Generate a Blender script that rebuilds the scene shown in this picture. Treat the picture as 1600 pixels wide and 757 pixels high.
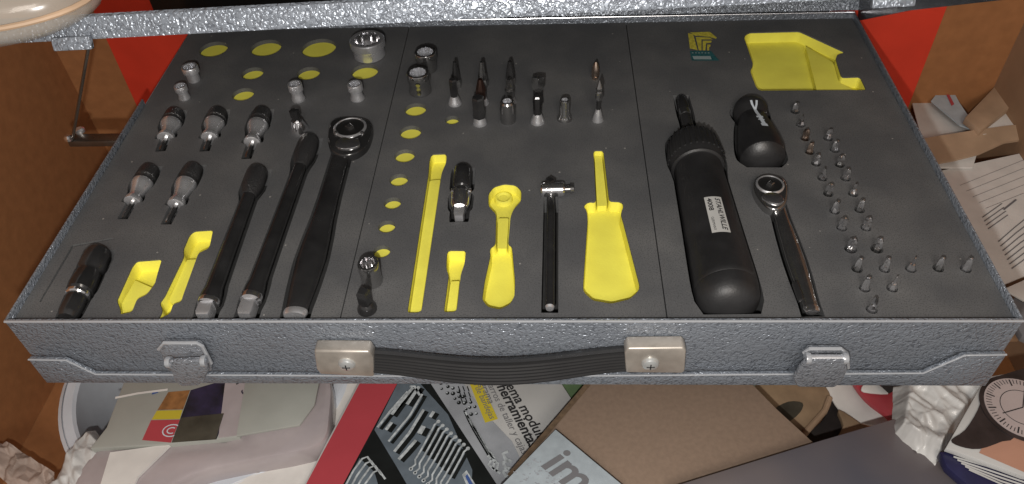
import bpy, bmesh, math, random
from mathutils import Vector, Matrix, noise
from mathutils.geometry import tessellate_polygon
random.seed(7)
for o in list(bpy.data.objects): bpy.data.objects.remove(o)
scn = bpy.context.scene
COL = scn.collection
PI = math.pi
R = math.radians
# ------------------------------------------------------------------ camera
F_PX, PITCH, YAW, ROLL = 1225.715, 0.78835, 0.069175, -0.054593
CAM = Vector((0.025822, -0.242506, 0.298784))
DEP = 0.289                                    # depth of the tool case, 0.5 wide
_f = Vector((-math.sin(YAW)*math.cos(PITCH), math.cos(YAW)*math.cos(PITCH), -math.sin(PITCH)))
_r = Vector((math.cos(YAW), math.sin(YAW), 0)); _u = _r.cross(_f)
CR = math.cos(ROLL)*_r + math.sin(ROLL)*_u
CU = -math.sin(ROLL)*_r + math.cos(ROLL)*_u
cd = bpy.data.cameras.new('camera'); co = bpy.data.objects.new('camera', cd); COL.objects.link(co)
co.matrix_world = Matrix(((CR.x, CU.x, -_f.x, CAM.x), (CR.y, CU.y, -_f.y, CAM.y), (CR.z, CU.z, -_f.z, CAM.z), (0, 0, 0, 1)))
cd.sensor_width = 36; cd.sensor_fit = 'HORIZONTAL'; cd.lens = F_PX/1600*36
cd.clip_start = .01; cd.clip_end = 50
scn.camera = co
# ------------------------------------------------------------------ light: dim room, the phone's flash beside the lens and an added fill
w = bpy.data.worlds.new('World'); scn.world = w; w.use_nodes = True
bg = w.node_tree.nodes['Background']; bg.inputs[0].default_value = (1, .93, .88, 1); bg.inputs[1].default_value = .26
fl = bpy.data.lights.new('phone_flash', 'POINT'); fl.energy = 4.7; fl.color = (1, .97, .93); fl.shadow_soft_size = .0045
flo = bpy.data.objects.new('phone_flash', fl); COL.objects.link(flo)
flo.location = CAM - CR*.016 - CU*.040 - _f*.004
cl = bpy.data.lights.new('fill_light', 'AREA'); cl.energy = 3.9; cl.size = .35; cl.color = (1, .9, .8)  # unseen fill, added to brighten the back of the case and the metal
clo = bpy.data.objects.new('fill_light', cl); COL.objects.link(clo)
clo.location = (.12, -.85, .72); clo.rotation_euler = (R(52), 0, R(7))
vs = scn.view_settings; vs.view_transform = 'Standard'; vs.look = 'None'; vs.gamma = 1; vs.exposure = .18; vs.use_curve_mapping = False
scn.render.engine = 'CYCLES'
scn.render.resolution_x = 1024; scn.render.resolution_y = 484

# ------------------------------------------------------------------ measuring helpers (photo pixel -> point in the place)
def ray(x, y): return CR*((x-800)/F_PX) - CU*((y-378.5)/F_PX) + _f
def at(x, y, z=0.0):
    d = ray(x, y); return CAM + d*((z-CAM.z)/d.z)
def onY(x, y, Y):
    d = ray(x, y); return CAM + d*((Y-CAM.y)/d.y)
def pxm(p): return F_PX/((Vector(p)-CAM).dot(_f))
def ypix(p):
    q = Vector(p)-CAM; return 378.5 - F_PX*q.dot(CU)/q.dot(_f)
def xpix(p):
    q = Vector(p)-CAM; return 800 + F_PX*q.dot(CR)/q.dot(_f)
def ztop(b, yt):
    lo, hi = b.z, b.z+.2
    for _ in range(40):
        m = (lo+hi)/2
        if ypix((b.x, b.y, m)) > yt: lo = m
        else: hi = m
    return lo

# ------------------------------------------------------------------ materials
MAT = {}
def mat(name, col, rough=.5, metal=0., var=.0, vscale=60, bump=0., bscale=300, bdist=.0005, coat=0., alpha=1., trans=0., spec=.5, var2=None, detail=3, rvar=0.):
    m = bpy.data.materials.new(name); m.use_nodes = True
    nt = m.node_tree; N = nt.nodes; L = nt.links; b = N['Principled BSDF']
    b.inputs['Base Color'].default_value = (*col, 1); b.inputs['Roughness'].default_value = rough
    b.inputs['Metallic'].default_value = metal; b.inputs['Specular IOR Level'].default_value = spec
    b.inputs['Coat Weight'].default_value = coat; b.inputs['Alpha'].default_value = alpha
    b.inputs['Transmission Weight'].default_value = trans
    tc = N.new('ShaderNodeTexCoord')
    if var or rvar:
        n = N.new('ShaderNodeTexNoise'); n.inputs['Scale'].default_value = vscale; n.inputs['Detail'].default_value = detail+3
        L.new(tc.outputs['Object'], n.inputs['Vector'])
        if var:
            r = N.new('ShaderNodeValToRGB')
            c2 = var2 or tuple(c*(1-var) for c in col); c1 = tuple(min(1, c*(1+var*.6)) for c in col)
            r.color_ramp.elements[0].position = .32; r.color_ramp.elements[0].color = (*c2, 1)
            r.color_ramp.elements[1].position = .68; r.color_ramp.elements[1].color = (*c1, 1)
            L.new(n.outputs['Fac'], r.inputs['Fac']); L.new(r.outputs['Color'], b.inputs['Base Color'])
        if rvar:
            mr = N.new('ShaderNodeMapRange'); mr.inputs['To Min'].default_value = max(.03, rough-rvar); mr.inputs['To Max'].default_value = rough+rvar
            mr.inputs['From Min'].default_value = .3; mr.inputs['From Max'].default_value = .7
            L.new(n.outputs['Fac'], mr.inputs['Value']); L.new(mr.outputs['Result'], b.inputs['Roughness'])
    if bump:
        n2 = N.new('ShaderNodeTexNoise'); n2.inputs['Scale'].default_value = bscale; n2.inputs['Detail'].default_value = detail
        L.new(tc.outputs['Object'], n2.inputs['Vector'])
        bp = N.new('ShaderNodeBump'); bp.inputs['Strength'].default_value = bump; bp.inputs['Distance'].default_value = bdist
        L.new(n2.outputs['Fac'], bp.inputs['Height']); L.new(bp.outputs['Normal'], b.inputs['Normal'])
    MAT[name] = m; return m
def hammer(name, c1, c2, rough):
    m = bpy.data.materials.new(name); m.use_nodes = True; nt = m.node_tree; N = nt.nodes; L = nt.links; b = N['Principled BSDF']
    tc = N.new('ShaderNodeTexCoord')
    n = N.new('ShaderNodeTexNoise'); n.inputs['Scale'].default_value = 500; n.inputs['Detail'].default_value = 1.2; n.inputs['Distortion'].default_value = .9
    L.new(tc.outputs['Object'], n.inputs['Vector'])
    r = N.new('ShaderNodeValToRGB'); r.color_ramp.elements[0].position = .29; r.color_ramp.elements[0].color = (*c2, 1)
    r.color_ramp.elements[1].position = .42; r.color_ramp.elements[1].color = (*c1, 1)
    L.new(n.outputs['Fac'], r.inputs['Fac'])
    big = N.new('ShaderNodeTexNoise'); big.inputs['Scale'].default_value = 14; big.inputs['Detail'].default_value = 4
    L.new(tc.outputs['Object'], big.inputs['Vector'])
    mx = N.new('ShaderNodeMix'); mx.data_type = 'RGBA'; mx.blend_type = 'MULTIPLY'; mx.inputs[0].default_value = .35
    L.new(r.outputs['Color'], mx.inputs[6]); L.new(big.outputs['Fac'], mx.inputs[7]); L.new(mx.outputs[2], b.inputs['Base Color'])
    r2 = N.new('ShaderNodeValToRGB'); r2.color_ramp.elements[0].position = .3; r2.color_ramp.elements[1].position = .62
    L.new(n.outputs['Fac'], r2.inputs['Fac'])
    bp = N.new('ShaderNodeBump'); bp.inputs['Strength'].default_value = .7; bp.inputs['Distance'].default_value = .0007
    L.new(r2.outputs['Color'], bp.inputs['Height']); L.new(bp.outputs['Normal'], b.inputs['Normal'])
    b.inputs['Metallic'].default_value = .35; b.inputs['Roughness'].default_value = rough
    MAT[name] = m
hammer('hammer', (.28, .31, .355), (.17, .19, .225), .30)
hammer('hammer_gloss', (.30, .32, .355), (.18, .195, .22), .2)
mat('steel_inner', (.10, .10, .11), .22, .6, bump=.15, bscale=90, var=.2)
def foam_mat():
    m = mat('foam', (.094, .096, .099), .78, bump=.4, bscale=900, bdist=.0003, spec=.35)
    nt = m.node_tree; N = nt.nodes; L = nt.links; b = N['Principled BSDF']; tc = N.new('ShaderNodeTexCoord')
    def nz(sc, det, lo, hi):
        n = N.new('ShaderNodeTexNoise'); n.inputs['Scale'].default_value = sc; n.inputs['Detail'].default_value = det; L.new(tc.outputs['Object'], n.inputs['Vector'])
        r = N.new('ShaderNodeMapRange'); r.inputs['From Min'].default_value = lo; r.inputs['From Max'].default_value = hi; L.new(n.outputs['Fac'], r.inputs['Value']); return r.outputs['Result']
    def mix(fac, a, c, k):
        x = N.new('ShaderNodeMix'); x.data_type = 'RGBA'; mu = N.new('ShaderNodeMath'); mu.operation = 'MULTIPLY'; mu.inputs[1].default_value = k
        L.new(fac, mu.inputs[0]); L.new(mu.outputs[0], x.inputs[0])
        if isinstance(a, tuple): x.inputs[6].default_value = (*a, 1)
        else: L.new(a, x.inputs[6])
        x.inputs[7].default_value = (*c, 1); return x.outputs[2]
    c = mix(nz(26, 6, .4, .75), (.090, .092, .096), (.150, .149, .147), .8)      # dusty smudges
    c = mix(nz(1500, 1, .5, .72), c, (.05, .05, .052), .8)                        # pores
    vo = N.new('ShaderNodeTexVoronoi'); vo.inputs['Scale'].default_value = 75; L.new(tc.outputs['Object'], vo.inputs['Vector'])
    lt = N.new('ShaderNodeMath'); lt.operation = 'LESS_THAN'; lt.inputs[1].default_value = .045; L.new(vo.outputs['Distance'], lt.inputs[0])
    c = mix(lt.outputs[0], c, (.34, .33, .31), .8)                                # lint
    L.new(c, b.inputs['Base Color'])
foam_mat()
mat('foam_dark', (.03, .03, .03), .9, var=.2, vscale=200)
mat('yellow', (.86, .81, .115), .75, var=.08, vscale=45, bump=.25, bscale=900, bdist=.0003, spec=.3, var2=(.79, .73, .10))
mat('chrome', (.88, .88, .90), .13, .97, rvar=.05, vscale=150)
mat('bright_zinc', (.6, .62, .62), .3, .6)
mat('rim_metal', (.30, .32, .35), .3, .5, bump=.5, bscale=500)
mat('edge_highlight', (.50, .52, .55), .22, .45, bump=.4, bscale=400)  # paler steel: bright edge highlights put into the colour
mat('cone_steel', (.88, .89, .92), .27, .82, rvar=.06, vscale=150)
mat('satin', (.88, .89, .92), .3, .84, rvar=.08, vscale=150)
mat('dark_chrome', (.42, .42, .42), .16, .95, rvar=.1, vscale=110)
mat('black_steel', (.030, .030, .031), .22, .25, rvar=.08, vscale=60, var=.3, spec=1.)
mat('black_knurl', (.028, .028, .029), .3, 0, spec=.8, bump=1, bscale=1100, bdist=.0006)
mat('copper', (.58, .46, .38), .3, 1, rvar=.1, vscale=200)
mat('brown_steel', (.10, .06, .05), .35, .9)
mat('black_rubber', (.026, .026, .027), .5, bump=.2, bscale=900, bdist=.0002, rvar=.08, vscale=60)
mat('grip', (.022, .022, .023), .48, bump=.35, bscale=900, bdist=.0003, rvar=.14, vscale=45, var=.25)
mat('cap_metal', (.50, .46, .41), .38, .55, var=.25, vscale=70, rvar=.1)
mat('label_silver', (.62, .62, .60), .4, .2)
mat('ink', (.02, .02, .022), .6)
mat('ink_grey', (.16, .16, .17), .6)
mat('print_white', (.6, .66, .72), .5)
mat('print_yellow', (.60, .52, .06), .6, var=.3, vscale=500)
mat('print_teal', (.02, .11, .12), .6, var=.4, vscale=500)
mat('print_pale', (.30, .36, .36), .6)
mat('card', (.34, .15, .06), .85, var=.1, vscale=110, bump=.25, bscale=200, bdist=.0005, spec=.2)
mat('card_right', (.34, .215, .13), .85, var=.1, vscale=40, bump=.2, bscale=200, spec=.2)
mat('card_top', (.27, .195, .145), .8, var=.08, vscale=350, bump=.15, bscale=300, spec=.25)
mat('card_edge', (.13, .085, .05), .9, var=.3, vscale=300)
mat('red', (.62, .048, .024), .55, var=.07, vscale=40, spec=.25)
mat('mag_red', (.44, .06, .075), .4, var=.05, vscale=40)
mat('paper', (.72, .70, .67), .7, var=.08, vscale=60, spec=.3)
mat('paper_blue', (.42, .48, .52), .55, var=.12, vscale=150, spec=.4)
mat('paper_grey', (.36, .37, .34), .6, var=.06, vscale=50)
mat('mag_white', (.52, .52, .51), .35, var=.06, vscale=30)
mat('mag_grey', (.34, .36, .39), .35, var=.2, vscale=40)
mat('mag_black', (.012, .014, .014), .35, var=.3, vscale=60)
mat('mag_tray', (.13, .16, .19), .35, var=.2, vscale=90)
mat('mag_steel', (.48, .52, .54), .4, var=.4, vscale=300)
mat('mag_yellow', (.55, .45, .04), .4)
mat('pink_film', (.50, .44, .45), .2, var=.14, vscale=18, bump=.4, bscale=30, bdist=.004, alpha=.8, coat=.4)
mat('pail', (.62, .66, .72), .35, var=.08, vscale=40)
mat('pail_in', (.30, .32, .34), .4, var=.1, vscale=30)
mat('purple_ink', (.03, .025, .06), .4, var=.6, vscale=60, var2=(.01, .012, .008))
mat('olive_photo', (.07, .065, .05), .4, var=.5, vscale=50)
mat('orange_ink', (.30, .14, .05), .5, var=.3, vscale=200)
mat('blue_ink', (.05, .1, .3), .5)
mat('green', (.12, .19, .09), .6, var=.15, vscale=40)
mat('pale_green', (.32, .42, .34), .6, var=.1, vscale=40)
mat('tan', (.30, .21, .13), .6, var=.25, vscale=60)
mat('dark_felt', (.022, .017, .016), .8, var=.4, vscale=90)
mat('book_dark', (.15, .125, .12), .3, var=.3, vscale=7, detail=0, var2=(.075, .08, .105))  # broad mauve and bluish blotches paint soft reflections into the cover colour
mat('tissue', (.58, .58, .57), .4, var=.3, vscale=22, bump=.2, bscale=90, bdist=.001, var2=(.40, .39, .38), coat=.3)
mat('tissue_pink', (.45, .36, .31), .7, var=.3, vscale=40)
mat('wood', (.42, .29, .19), .6, var=.2, vscale=35)
mat('skin_photo', (.50, .27, .19), .4, var=.15, vscale=20)
mat('strap_photo', (.035, .026, .026), .4, var=.5, vscale=70)
mat('dial_photo', (.46, .39, .38), .35, var=.1, vscale=30)
mat('navy', (.02, .02, .07), .35, var=.3, vscale=40)
mat('violet_book', (.06, .04, .07), .4, var=.3, vscale=40)
mat('bag', (.46, .41, .35), .2, var=.1, vscale=20, bump=.3, bscale=18, bdist=.004, alpha=.5, coat=.6)
mat('black_plastic', (.010, .010, .010), .5, bump=.1, bscale=100)
mat('floor', (.10, .09, .08), .9, var=.3, vscale=8)
mat('zinc', (.17, .15, .13), .35, .9, rvar=.1, vscale=100)

# ------------------------------------------------------------------ mesh helpers
class MB:
    def __init__(s): s.v = []; s.f = []
    def add(s, v, f, M=None):
        o = len(s.v); s.v += [tuple(M @ Vector(p)) if M else tuple(p) for p in v]; s.f += [tuple(i+o for i in q) for q in f]; return s
    def box(s, a, b, M=None):
        x0, y0, z0 = a; x1, y1, z1 = b
        v = [(x0,y0,z0),(x1,y0,z0),(x1,y1,z0),(x0,y1,z0),(x0,y0,z1),(x1,y0,z1),(x1,y1,z1),(x0,y1,z1)]
        return s.add(v, [(3,2,1,0),(4,5,6,7),(0,1,5,4),(1,2,6,5),(2,3,7,6),(3,0,4,7)], M)
    def lathe(s, prof, seg=24, M=None, fy=1., caps=True, ph=0., star=0.):
        v = []; f = []
        for (r, z) in prof:
            for k in range(seg):
                a = 2*PI*k/seg+ph; rr = r*(1-star*(k % 2)); v.append((rr*math.cos(a), rr*math.sin(a)*fy, z))
        n = len(prof)
        for i in range(n-1):
            for k in range(seg):
                f.append((i*seg+k, i*seg+(k+1) % seg, (i+1)*seg+(k+1) % seg, (i+1)*seg+k))
        if caps: f.append(tuple(range(seg-1, -1, -1))); f.append(tuple((n-1)*seg+k for k in range(seg)))
        return s.add(v, f, M)
    def prism(s, top, off):
        n = len(top); off = Vector(off); v = [Vector(p) for p in top]+[Vector(p)+off for p in top]
        f = [tuple(range(n)), tuple(range(2*n-1, n-1, -1))]+[(i, n+i, n+(i+1) % n, (i+1) % n) for i in range(n)]
        return s.add(v, f)
    def ribbon(s, pts, wd, up=Vector((0, 0, 1))):
        L = []; Rr = []
        for i, p in enumerate(pts):
            d = (pts[min(i+1, len(pts)-1)]-pts[max(i-1, 0)]).normalized(); n = d.cross(up).normalized()
            L.append(p-n*wd/2); Rr.append(p+n*wd/2)
        n = len(pts); return s.add(L+Rr, [(i, n+i, n+i+1, i+1) for i in range(n-1)])
    def tube(s, pts, r, seg=10):
        v = []; f = []
        for i, p in enumerate(pts):
            d = (pts[min(i+1, len(pts)-1)]-pts[max(i-1, 0)]).normalized()
            a = d.cross(Vector((.3, .1, 1))).normalized(); b = d.cross(a)
            for k in range(seg): v.append(p+a*r*math.cos(2*PI*k/seg)+b*r*math.sin(2*PI*k/seg))
        for i in range(len(pts)-1):
            for k in range(seg): f.append((i*seg+k, i*seg+(k+1) % seg, (i+1)*seg+(k+1) % seg, (i+1)*seg+k))
        n = len(pts); f.append(tuple(range(seg-1, -1, -1))); f.append(tuple((n-1)*seg+k for k in range(seg)))
        return s.add(v, f)
    def build(s, name, m, parent=None, smooth=True, bevel=0., ang=32, bseg=2, matrix=None):
        me = bpy.data.meshes.new(name); me.from_pydata(s.v, [], s.f); me.validate()
        bm = bmesh.new(); bm.from_mesh(me); bmesh.ops.recalc_face_normals(bm, faces=bm.faces)
        if bevel:
            es = [e for e in bm.edges if len(e.link_faces) == 2 and e.calc_face_angle(0) > R(30)]
            bmesh.ops.bevel(bm, geom=es, offset=bevel, segments=bseg, profile=.5, affect='EDGES', clamp_overlap=True)
        bm.to_mesh(me); bm.free()
        me.materials.append(MAT[m])
        if smooth: me.shade_smooth(); me.set_sharp_from_angle(angle=R(ang))
        o = bpy.data.objects.new(name, me); COL.objects.link(o)
        if matrix: o.matrix_world = matrix
        if parent:
            o.parent = parent
            bpy.context.view_layer.update()
            o.matrix_parent_inverse = parent.matrix_world.inverted()
        return o
def tag(o, label, cat, group=None, kind=None):
    if label: o['label'] = label
    if cat: o['category'] = cat
    if group: o['group'] = group
    if kind: o['kind'] = kind
    return o
def thing(name, label, cat, loc, group=None):
    o = bpy.data.objects.new(name, None); o.empty_display_size = .01; COL.objects.link(o); o.location = loc
    return tag(o, label, cat, group)
def axisM(a, b, up=Vector((0, 0, 1))):
    """matrix: local z from a to b, local y = up"""
    z = (b-a).normalized(); x = up.cross(z).normalized(); y = z.cross(x)
    return Matrix(((x.x, y.x, z.x, a.x), (x.y, y.y, z.y, a.y), (x.z, y.z, z.z, a.z), (0, 0, 0, 1)))
def pxz(pts, z): return [at(x, y, z) for x, y in pts]
def slab(name, pts, z, th, m, parent=None, bevel=0.0, smooth=True):
    return MB().prism(pxz(pts, z), (0, 0, -th)).build(name, m, parent, smooth, bevel)
def flat(name, pts, z, m, parent=None):
    p = pxz(pts, z); return MB().add(p, [tuple(range(len(p)))]).build(name, m, parent, False)
def smooth_poly(pts, n=4):
    """closed Catmull-Rom through pixel points"""
    out = []; N = len(pts)
    for i in range(N):
        p0, p1, p2, p3 = pts[i-1], pts[i], pts[(i+1) % N], pts[(i+2) % N]
        for k in range(n):
            t = k/n
            out.append(tuple(.5*((2*p1[j])+(-p0[j]+p2[j])*t+(2*p0[j]-5*p1[j]+4*p2[j]-p3[j])*t*t+(-p0[j]+3*p1[j]-3*p2[j]+p3[j])*t**3) for j in (0, 1)))
    return out
def text_mesh(s, size=1., shear=0., bold=0.):
    cu = bpy.data.curves.new('t', 'FONT'); cu.body = s; cu.size = size; cu.shear = shear; cu.offset = bold; cu.resolution_u = 3
    o = bpy.data.objects.new('t', cu); COL.objects.link(o); bpy.context.view_layer.update()
    me = bpy.data.meshes.new_from_object(o.evaluated_get(bpy.context.evaluated_depsgraph_get()))
    v = [tuple(p.co) for p in me.vertices]; f = [tuple(p.vertices) for p in me.polygons]
    bpy.data.objects.remove(o); bpy.data.curves.remove(cu); bpy.data.meshes.remove(me)
    return v, f
def text_on(name, s, p0, p1, z, m, parent, hpx=None, shear=0., bold=0., asp=None):
    """text whose baseline runs from pixel p0 to p1 on height z"""
    a, b = at(*p0, z), at(*p1, z); v, f = text_mesh(s, 1, shear, bold)
    x0 = min(q[0] for q in v); x1 = max(q[0] for q in v); d = b-a; k = d.length/(x1-x0); d.normalize(); n = Vector((-d.y, d.x, 0))
    ky = k*(asp or 1)
    return MB().add([a+d*((q[0]-x0)*k)+n*(q[1]*ky) for q in v], f).build(name, m, parent, False)

# ================================================================== SETTING: the carton the case stands in
FLZ = -.25; BY = .34
fo = MB().box((-1.2, -1.0, FLZ-.04), (1.2, 1.0, FLZ-.012)).build('floor', 'floor'); tag(fo, None, None, kind='structure')
cb = thing('cardboard_carton', 'big open brown cardboard carton whose walls surround the tool case', 'carton', (0, .1, FLZ))
MB().box((-.405, -.10, FLZ), (-.40, BY, .33)).build('side_panel', 'card', cb)
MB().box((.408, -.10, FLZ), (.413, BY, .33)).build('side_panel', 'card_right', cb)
MB().box((-.405, BY, FLZ), (.413, BY+.005, .33)).build('back_panel', 'card', cb)
MB().box((-.405, -.10, FLZ-.008), (.413, BY+.005, FLZ-.0005)).build('bottom_panel', 'card', cb)
sh = MB().box((-.20, .115, FLZ+.001), (.20, .283, -.0515)).build('shelf', 'card_edge'); tag(sh, None, None, kind='structure')
rb = thing('red_box', 'flat bright red box standing upright behind the tool case', 'box', (0, .31, FLZ))
MB().box((-.327, .302, FLZ+.001), (.322, .332, .075)).build('body', 'red', rb, bevel=.001)
MB().box((.226, .3012, FLZ+.001), (.2275, .3019, .0745)).build('lid_edge_shadow', 'mag_red', rb)  # darker red strip painted in as the shadow of the lid edge
bp_ = thing('black_sheet', 'black plastic sheet propped between the lid and the red box', 'sheet', (0, .299, -.006))
MB().box((onY(236, 12, .2965).x, .2965, -.006), (.235, .3010, .30)).build('panel', 'black_plastic', bp_, bevel=.002)

# ================================================================== TOOL CASE
ZF = -.004
case = thing('tool_case', 'grey hammered steel tool case lying open with black carrying handle in front', 'tool case', (0, .1, -.05))
T = .0013; Hh = .049
mb = MB()
mb.box((-.25, 0, -Hh), (.25, T, 0)).box((-.25, DEP-T, -Hh), (.25, DEP, 0))
mb.box((.25-T, T, -Hh), (.25, DEP-T, 0)).box((-.25, T, -Hh), (-.25+T, .192, 0)).box((-.25, .192, -Hh), (-.25+T, DEP-T, -.005))
mb.box((-.25, 0, -Hh-.0012), (.25, DEP, -Hh))
mb.build('bottom_shell', 'hammer', case, bevel=.0004)
MB().tube([Vector((-.2495, -.0004, -.0004)), Vector((.2495, -.0004, -.0004))], .0007, 8).build('front_rim', 'edge_highlight', case)  # pale colour carries the highlight along the front edge
MB().tube([Vector((-.2495, DEP+.0004, -.0004)), Vector((.2495, DEP+.0004, -.0004))], .0009, 8).build('back_rim', 'satin', case)
led = [(-10, 556), (106, 557), (152, 579), (490, 581), (800, 582), (1180, 579), (1440, 577), (1505, 549), (1640, 548)]
lw = [onY(x, y, -.0008) for x, y in led]; lw[0].x = -.2496; lw[-1].x = .2496
lw += [Vector((.2496, -.0008, -Hh-.0008)), Vector((-.2496, -.0008, -Hh-.0008))]
MB().prism(lw, (0, -.0026, 0)).build('lower_band', 'hammer', case, bevel=.0006)
MB().tube([p+Vector((0, -.0024, -.0002)) for p in lw[:len(led)]], .00055, 6).build('ridge_highlight', 'edge_highlight', case)  # thin pale line added to draw the highlight along the ledge
# latches on the front
def yplate(pts, Y, th): return MB().prism([onY(x, y, Y) for x, y in pts], (0, th, 0))
for (dx, pl, rl, hk) in ((0, [(248, 546), (256, 536), (308, 536), (316, 541), (330, 568), (331, 580), (300, 586), (262, 580)], ((264, 566), (319, 564)), [(262, 566), (322, 565), (325, 580), (318, 598), (310, 604), (282, 605), (272, 596)]),
                         (1, [(1256, 552), (1264, 545), (1314, 545), (1323, 552), (1325, 575), (1262, 580)], ((1262, 560), (1320, 560)), [(1240, 592), (1250, 575), (1261, 562), (1321, 562), (1325, 580), (1316, 598), (1304, 607), (1246, 606)])):
    la = yplate(pl, -.0040, .0026).build('latch', 'hammer_gloss', case, bevel=.0006)
    pts = [onY(x, y, -.0046) for x, y in pl[:5]]
    MB().tube(pts, .0010, 8).build('edge_bead', 'edge_highlight', la)
    a, b = onY(*rl[0], -.0080), onY(*rl[1], -.0080)
    MB().tube([a, b], .0020, 14).build('hinge_pin', 'satin', la)
    for p in (a, b): MB().lathe([(.0029, -.0012), (.0031, 0), (.0029, .0012)], 16, axisM(p, p+Vector((1, 0, 0)))).build('knuckle', 'edge_highlight', la)
    yplate(hk, -.0100, .0030).build('hook', 'hammer_gloss', la, bevel=.0012)
# handle
def cap(pts_top, pts, scr):
    c = MB(); Y0 = -.0085
    fr = [onY(x, y, Y0) for x, y in pts]
    o = c.prism(fr, (0, .0078, 0)).build('handle_cap', 'cap_metal', case, bevel=.0014, bseg=3)
    s = onY(*scr, Y0-.0002); M = Matrix.Translation(s) @ Matrix.Rotation(PI/2, 4, 'X')
    sc = MB().lathe([(.0044, -.0004), (.0044, .0006), (.0038, .0016), (.0024, .0023), (.0008, .0025)], 20, M).build('screw', 'bright_zinc', o)
    k = MB(); k.box((-.0020, -.0003, .0018), (.0020, .0003, .00265), M).box((-.0003, -.0020, .0018), (.0003, .0020, .00265), M); k.build('screw_slot', 'ink', o)
cap(None, [(490, 549), (577, 550), (583, 560), (585, 590), (500, 586), (494, 578)], (542, 569))
cap(None, [(981, 545), (1068, 544), (1072, 549), (1070, 581), (1066, 584), (978, 583), (976, 552)], (1016, 568))
# strap: ribbed rubber, bowed outward
def strap():
    A, B = onY(570, 563, -.0043), onY(990, 560, -.0043); n = 44; prof = []
    hw = .0067; th = .0022
    prof.append((-hw, th)); prof.append((hw, th)); prof.append((hw+.0004, -th*.2)); prof.append((hw-.0004, -th))
    nr = 6
    for i in range(nr):
        w0 = hw-.0018-(2*hw-.0022)*i/nr; w1 = w0-(2*hw-.0022)/nr
        prof += [(w0, -th+.0010), (w0-.0003, -th-.0002), (w1+.0004, -th-.0002), (w1, -th+.0010)]
    prof.append((-hw, -th))
    v = []; f = []; m = len(prof)
    for i in range(n+1):
        s = i/n; k = (1-math.cos(2*PI*s))/2; k = k**.8
        c = A.lerp(B, s)+Vector((0, -.0065*k, -.0016*k)); tilt = R(13+11*k)
        for (wv, d) in prof:
            y = d*math.cos(tilt)+wv*math.sin(tilt)*1; z = wv*math.cos(tilt)-d*math.sin(tilt)
            v.append(c+Vector((0, y, z)))
    for i in range(n):
        for j in range(m): f.append((i*m+j, i*m+(j+1) % m, (i+1)*m+(j+1) % m, (i+1)*m+j))
    MB().add(v, f).build('handle_strap', 'black_rubber', case, ang=25)
strap()
# lid, half open and slightly twisted
AL, AR, LH = R(27.55), R(30.75), .0098
def lidp(X, t, h):
    a = AL+(AR-AL)*(X+.252)/.504
    return Vector((X, DEP+.001-DEP*t*math.cos(a)+h*math.sin(a), .001+DEP*t*math.sin(a)+h*math.cos(a)))
def lid_sweep(sec, x0, x1, n=16):
    v = []; f = []; m = len(sec)
    for i in range(n+1):
        for (t, h) in sec: v.append(lidp(x0+(x1-x0)*i/n, t, h))
    for i in range(n):
        for j in range(m): f.append((i*m+j, i*m+(j+1) % m, (i+1)*m+(j+1) % m, (i+1)*m+j))
    f.append(tuple(range(m))); f.append(tuple(n*m+j for j in range(m)))
    return MB().add(v, f)
e = .0042
lid = lid_sweep([(1, 0), (1.001, .0006), (1.001, LH-.0012), (.996, LH), (0, LH), (0, 0), (e, 0), (e, LH-.0013), (1-e, LH-.0013), (1-e, 0)], -.252, .252).build('lid', 'hammer', case)
lid_sweep([(.01, LH-.0014), (.99, LH-.0014), (.99, LH-.0018), (.01, LH-.0018)], -.2505, .2505).build('inner_sheet', 'steel_inner', lid)
lid_sweep([(0, 0), (1, 0), (1, LH), (0, LH)], -.2533, -.2521, 1).build('side_wall', 'hammer', lid)
lid_sweep([(0, -.0075), (.3, -.003), (1, 0), (1, LH), (0, LH)], .2521, .2533, 1).build('side_wall', 'steel_inner', lid)
for X in (-.1665, .1575):
    lid_sweep([(1.002, -.0036), (1.010, -.0040), (1.012, .0012), (1.004, .0016), (1.002, .0016)], X-.0085, X+.0075, 2).build('latch_catch', 'hammer', lid, bevel=.0004)
# lid stay on the left: bracket out of the case wall and a thin rod up to the lid
ja = at(112, 211, -.014); jb = Vector((-.2512, ja.y-.001, -.014))
st = MB().box((ja.x-.002, min(ja.y, jb.y)-.004, -.0205), (-.2503, max(ja.y, jb.y)+.004, -.0160)).build('stay_bracket', 'zinc', case, bevel=.0006)
MB().lathe([(.0034, -.0005), (.0034, .0012), (.002, .0022)], 16, Matrix.Translation(at(125, 205, -.0155))).build('rivet', 'satin', st)
MB().lathe([(.0030, -.0005), (.0030, .0014), (.0015, .0028)], 16, Matrix.Translation(ja+Vector((-.001, -.003, -.001)))).build('rivet', 'chrome', st)
lt = .3
for _ in range(30):
    q = lidp(-.2545, lt, .002); lt += .02*(-1 if xpix(q) < 150 else 1)*.5
rod = MB(); ra = ja+Vector((.001, 0, 0)); rz = lidp(-.2555, lt, .002); zz = (rz-ra).normalized()
rod.box((-.0032, -.0008, 0), (.0032, .0008, (rz-ra).length), axisM(ra, rz, Vector((1, .4, 0))))
rod.build('stay_arm', 'zinc', case, bevel=.0003)

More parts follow.
